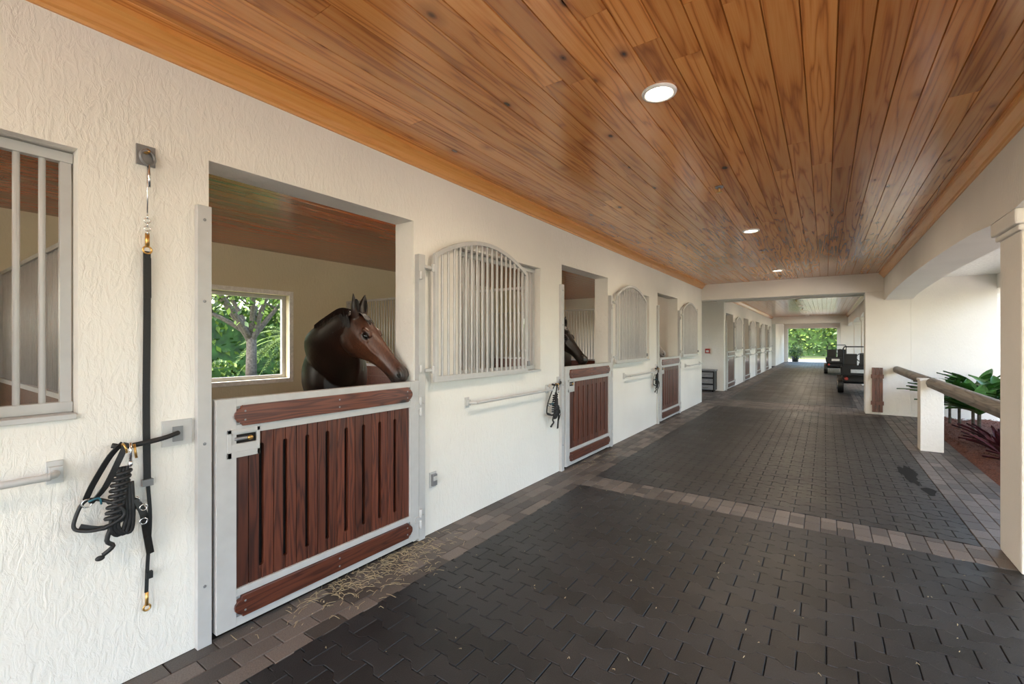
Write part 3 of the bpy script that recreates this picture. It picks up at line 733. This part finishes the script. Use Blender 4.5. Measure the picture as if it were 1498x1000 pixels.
def horse(loc,cm,mane,rot=0):
    m2=me.copy(); m2.materials.clear(); m2.materials.append(cm)
    em=bpy.data.objects.new('horse',None); scene.collection.objects.link(em); em.location=loc; em.rotation_euler=(0,0,rot)
    o=bpy.data.objects.new('horse_body',m2); scene.collection.objects.link(o); o.parent=em
    b=MB(); R=random.Random(9)
    for i,e in enumerate(eyes):
        sg=(-1,1)[i]; b.ell(e+lat*sg*.007,(.024,.019,.019),M['glassblk'],rot3)
        b.ell(H(.925,.022,sg*.0605),(.019,.011,.009),M['dark'],rot3)  # dark ellipsoid paints the shade of the nostril hollow
        b.tube([H(.77,-.040,sg*.049),H(.85,-.034,sg*.058),H(.93,-.033,sg*.059),H(.985,-.02,sg*.038)],.0028,M['dark'],6,smooth=4)  # dark line draws the shade of the lip groove
        base,ed=ear_geo(sg)
        b.ell(base+ed*.065+lat*sg*.004+(hd*.3+dn*.7).normalized()*.019,(.021,.009,.054),M['dark'],ed.to_track_quat('Z','Y').to_matrix())
    for i in range(420):
        k=R.uniform(len(cr)*.42,len(cr)-1.01); i0=int(k); p=cr[i0].lerp(cr[min(i0+1,len(cr)-1)],k-i0)
        w=R.choice((1,1,1,-.7)); l=R.uniform(.07,.15)
        sd=LV(.9*w,.10,0)
        b.ribbon([p-UP*.012,p+UP*.012+sd*.03,p+sd*.075-UP*l*.45+LV(0,.25,0)*l*.4,p+sd*.085-UP*l*.95+LV(0,.3,0)*l*.7],[.009,.002],.0015,LV(0,.7,.5),mane)
    for i in range(60):
        p=H(-.03,.10,R.uniform(-.035,.035)); l=R.uniform(.08,.15)
        b.ribbon([p-hd*.01,p+dn*.018+hd*.03,p+dn*.020+hd*l*.7+lat*R.uniform(-.02,.02),p+dn*.012+hd*l+lat*R.uniform(-.03,.03)],[.007,.0015],.0015,lat,mane)
    t0=C0+bd*2.06+UP*1.36
    for i in range(60):
        o2=Vector((R.uniform(-.04,.04),R.uniform(-.04,.04),0))
        b.ribbon([t0-bd*.03,t0+bd*.06+o2*.5-UP*.08,t0+bd*.07+o2-UP*.5,t0+bd*.05+o2*1.2-UP*R.uniform(.7,.95)],[.02,.006],.004,bd.cross(UP),mane)
    b.obj('horse_details',parent=em,recalc=True)
    return em
M['mane']=simple('black_mane',(.005,.004,.004),.5,0,.3,100,0)
M['manegrey']=simple('grey_mane',(.3,.28,.26),.6,0,.3,100,0)
horse((0,0,0),M['bay'],M['mane'])
def placed(poll,ang,cm,mn):
    P=W(3.42,-1.20,0); r=Matrix.Rotation(ang,3,'Z')@P
    horse((poll[0]-r.x,poll[1]-r.y,0),cm,mn,ang)
placed((-3.08,5.62),math.radians(-28),M['darkcoat'],M['mane'])
placed((-3.1,9.35),math.radians(-20),M['grey'],M['manegrey'])

# ------------------------------------------------------------------ outside
b=MB(); b.box(-120,120,-60,160,-.4,-.16,M['grass']); b.obj('ground')
b=MB(); b.box(-30,9.5,40.6,47,-.16,-.03,M['drive_bounce']); b.box(4.0,9.5,-10,40.6,-.16,-.03,M['drive_bounce']); b.box(-20,9.5,-14,-3.9,-.16,-.035,M['drive_bounce']); b.obj('drive_and_bounce_paving')  # right-hand strip is added to bounce sun up to the ceiling
b=MB(); R=random.Random(3)
n1,n2=24,80; V=[];F=[]
for i in range(n1+1):
    for j in range(n2+1):
        x=1.5+i*(2.45/n1); y=-3+j*(15./n2); V.append((x,y,.0+.05*noise.noise(Vector((x*3,y*3,0)))+.03+(-.05 if i==0 else 0)))
for i in range(n1):
    for j in range(n2): a=i*(n2+1)+j; F.append((a,a+n2+1,a+n2+2,a+1))
b.add(V,F,M['mulch'],True)
for i in range(3500):
    x=R.uniform(1.52,3.6); y=R.uniform(4.5,12); z=.035+.05*noise.noise(Vector((x*3,y*3,0)))+R.uniform(0,.015)
    a=R.uniform(0,6.3); l=R.uniform(.02,.06); b.ribbon([(x,y,z),(x+l*math.cos(a),y+l*math.sin(a),z+R.uniform(-.01,.02))],R.uniform(.006,.015),.003,(-math.sin(a),math.cos(a),.2),M['mulch'])
b.obj('mulch_bed')
def rosette(b,c,n,l,mat,R,w=.09,droop=.5):
    for i in range(n):
        a=R.uniform(0,6.283); el=R.uniform(.5,1.3); ll=l*R.uniform(.7,1.1)
        d=Vector((math.cos(a)*math.cos(el),math.sin(a)*math.cos(el),math.sin(el))); h=Vector((math.cos(a),math.sin(a),0)); s=Vector((-math.sin(a),math.cos(a),0))
        V=[];k=7
        for j in range(k+1):
            t=j/k; p=Vector(c)+d*ll*t+h*ll*droop*t*t*.5-UP*ll*droop*t*t*.6; ww=w*math.sin(math.pi*min(t*.93+.06,1))**.8
            V+=[p+s*ww+UP*.02,p,p-s*ww+UP*.02]
        F=[]
        for j in range(k):
            o=j*3; F+=[(o,o+1,o+4,o+3),(o+1,o+2,o+5,o+4)]
        b.add(V,F,mat,True)
R=random.Random(21)
for (x,y,h) in ((1.85,9.3,.9),(1.9,9.9,1.0),(1.85,10.5,.95),(2.3,10.3,1.1),(2.2,11.1,1.1),(1.85,11.2,.95),(2.35,9.5,1.0),(2.3,8.6,.9),(2.3,7.2,.8)):
    b=MB(); b.tube([(x,y,.0),(x,y,h*.5)],.02,M['bark'],6); rosette(b,(x,y,h*.48),26,h*.68,M['leafd'],R,.085); b.obj('broadleaf_plant')
for (x,y) in ((1.85,8.2),(1.95,8.8),(2.0,7.3)):
    b=MB(); rosette(b,(x,y,.03),26,.5,M['leafr'],R,.028,.4); b.obj('cordyline_plant')
def leaves(b,fn,n,size,mats,R):
    for i in range(n):
        p=fn(); s=size*R.uniform(.6,1.4)
        u=Vector((R.gauss(0,1),R.gauss(0,1),R.gauss(0,1))).normalized(); v=u.orthogonal().normalized()
        b.add([p-u*s,p-v*s*.5,p+u*s,p+v*s*.5],[(0,1,2,3)],R.choice(mats))
def hedge(name,x0,x1,y0,y1,z1,n,size,mats):
    b=MB(); R=random.Random(len(name)+n); b.box(x0+.1,x1-.1,y0+.1,y1-.1,-.16,z1-.1,M['leaf'])
    def fn():
        k=R.random(); x=R.uniform(x0,x1); y=R.uniform(y0,y1); z=R.uniform(-.1,z1)
        if k<.35: z=z1+R.gauss(0,.03)
        elif k<.55: x=x1+R.gauss(0,.04)
        elif k<.7: x=x0+R.gauss(0,.04)
        elif k<.85: y=y0+R.gauss(0,.05)
        else: y=y1+R.gauss(0,.05)
        return Vector((x,y,z))
    leaves(b,fn,n,size,mats,R); return b.obj(name,recalc=False)
hedge('boxwood_hedge',-10.2,-9.4,-3,16,.70,9000,.05,[M['leaf2'],M['leaf']])
hedge('boxwood_hedge',-13.2,-12.2,6.9,18,1.35,7000,.06,[M['leaf2'],M['leaf']])
hedge('boxwood_hedge',-13.2,-12.2,-3,5.4,.95,6000,.06,[M['leaf2'],M['leaf']])
hedge('privet_hedge',-25,-22,-6,45,3.0,9000,.16,[M['leaf'],M['leaf2']])
hedge('privet_hedge',-14,14,64,66,4.5,9000,.2,[M['leaf'],M['leaf2']])
hedge('privet_hedge',10,12,-10,60,2.2,7000,.16,[M['leaf'],M['leaf2']])
def tree(x,y,h,rad,seed,n=5000,tr=.13,ls=.09,bare=1):
    R=random.Random(seed); b=MB(); cl=[]
    b.tube([(x,y,-.16),(x+.05,y,h*.16),(x-.04,y+.05,h*.30)],[tr,tr*.8],M['bark'],10,smooth=4)
    for i in range(9):
        a=i*.7+R.random(); e=R.uniform(.4,1.1); l=rad*R.uniform(.7,1.1); st=Vector((x-.04,y+.05,h*(.27+.02*(i%3))))
        en=st+Vector((math.cos(a)*math.cos(e),math.sin(a)*math.cos(e),math.sin(e)))*l; mid=(st+en)/2+Vector((R.uniform(-.2,.2),R.uniform(-.2,.2),.15))
        b.tube([st,mid,en],[tr*.55,tr*.15],M['bark'],7,smooth=4); cl.append(en)
        if bare: cl.append(mid+UP*.3)
        for q in range(2):
            e2=mid+Vector((R.uniform(-1,1),R.uniform(-1,1),R.uniform(.4,1)))*rad*.5; b.tube([mid,e2],[tr*.2,tr*.06],M['bark'],6); cl.append(e2)
    def fn():
        c=R.choice(cl); return c+Vector((R.gauss(0,1),R.gauss(0,1),R.gauss(0,.7)))*rad*.22
    leaves(b,fn,n,ls,[M['leaf2'],M['leaf'],M['leaf2']],R); return b.obj('shade_tree',recalc=False)
tree(-13.0,6.1,5.4,2.6,1,4500,.15,.08,0); tree(-20,12,7,3.4,2,6000,.2,.13); tree(-20,3,7,3.6,3,6000,.2,.13); tree(-18,18,7,3.5,4,5000,.2,.13)
tree(-6,57,8,4,5,5000,.25,.2); tree(2,58,8,4.4,6,6000,.25,.2); tree(9,56,7,4,7,4000,.25,.2)
tree(13,18,6,3,8,4000,.2,.14); tree(13.5,6,6,3,9,4000,.2,.14)
b=MB(); R=random.Random(4); pc=Vector((-14.6,8.4,1.5)); b.tube([(pc.x,pc.y,-.16),(pc.x,pc.y,1.5)],[.2,.16],M['bark'],10)
for i in range(30):
    a=R.uniform(0,6.3); el=R.uniform(.1,1.3); d=Vector((math.cos(a),math.sin(a),0))
    spine=[pc+d*2.0*t*math.cos(el*.6)+UP*(2.0*t*math.sin(el)-1.6*t*t) for t in [j/12 for j in range(13)]]
    b.tube(spine,[.016,.005],M['leaf2'],5)
    s=Vector((-math.sin(a),math.cos(a),0))
    for j in range(2,26):
        t=j/2; i0=min(int(t),11); pp_=spine[i0].lerp(spine[i0+1],t-i0) if t<12 else spine[12]
        for sg in (-1,1):
            q=pp_+s*sg*.34*(1-j/36)+d*.16-UP*.08
            b.add([pp_,pp_+d*.03,q],[(0,1,2)],M['leaf2'])
b.obj('palm_tree',recalc=False)
b=MB(); R=random.Random(8); b.tube([(-1.9,41.2,-.03),(-1.9,41.2,.45)],[.2,.28],M['plastic'],14)
leaves(b,lambda:Vector((-1.9+R.gauss(0,.28),41.2+R.gauss(0,.28),.75+R.gauss(0,.22))),1200,.06,[M['leaf'],M['leaf2']],R); b.obj('potted_shrub',recalc=False)

# ------------------------------------------------------------------ light, world, camera
w=bpy.data.worlds.new('sky'); scene.world=w; w.use_nodes=True; nt=w.node_tree; bg=nt.nodes['Background']
sk=nt.nodes.new('ShaderNodeTexSky'); sk.sky_type='NISHITA'; sk.sun_disc=False; sk.sun_elevation=math.radians(50); sk.sun_rotation=math.radians(200); sk.air_density=1.0; sk.dust_density=2.0
L(nt,mixc(nt,1,sk.outputs[0],(1.08,1.0,.89),'MULTIPLY'),bg.inputs[0]); bg.inputs[1].default_value=.9
sl=bpy.data.lights.new('sun','SUN'); sl.energy=6; sl.angle=math.radians(1); sl.color=(1,.95,.88)
so=bpy.data.objects.new('sun',sl); scene.collection.objects.link(so); so.rotation_euler=Vector((-.45,-.35,.9)).to_track_quat('Z','Y').to_euler(); so.location=(0,0,20)
cam=bpy.data.cameras.new('camera'); cam.sensor_width=36; cam.lens=660/1498*36; cam.clip_start=.05; cam.clip_end=400
co=bpy.data.objects.new('camera',cam); scene.collection.objects.link(co); co.location=(0,0,1.5); co.rotation_euler=(math.radians(90),0,TH)
scene.camera=co
scene.view_settings.view_transform='Standard'; scene.view_settings.exposure=.88
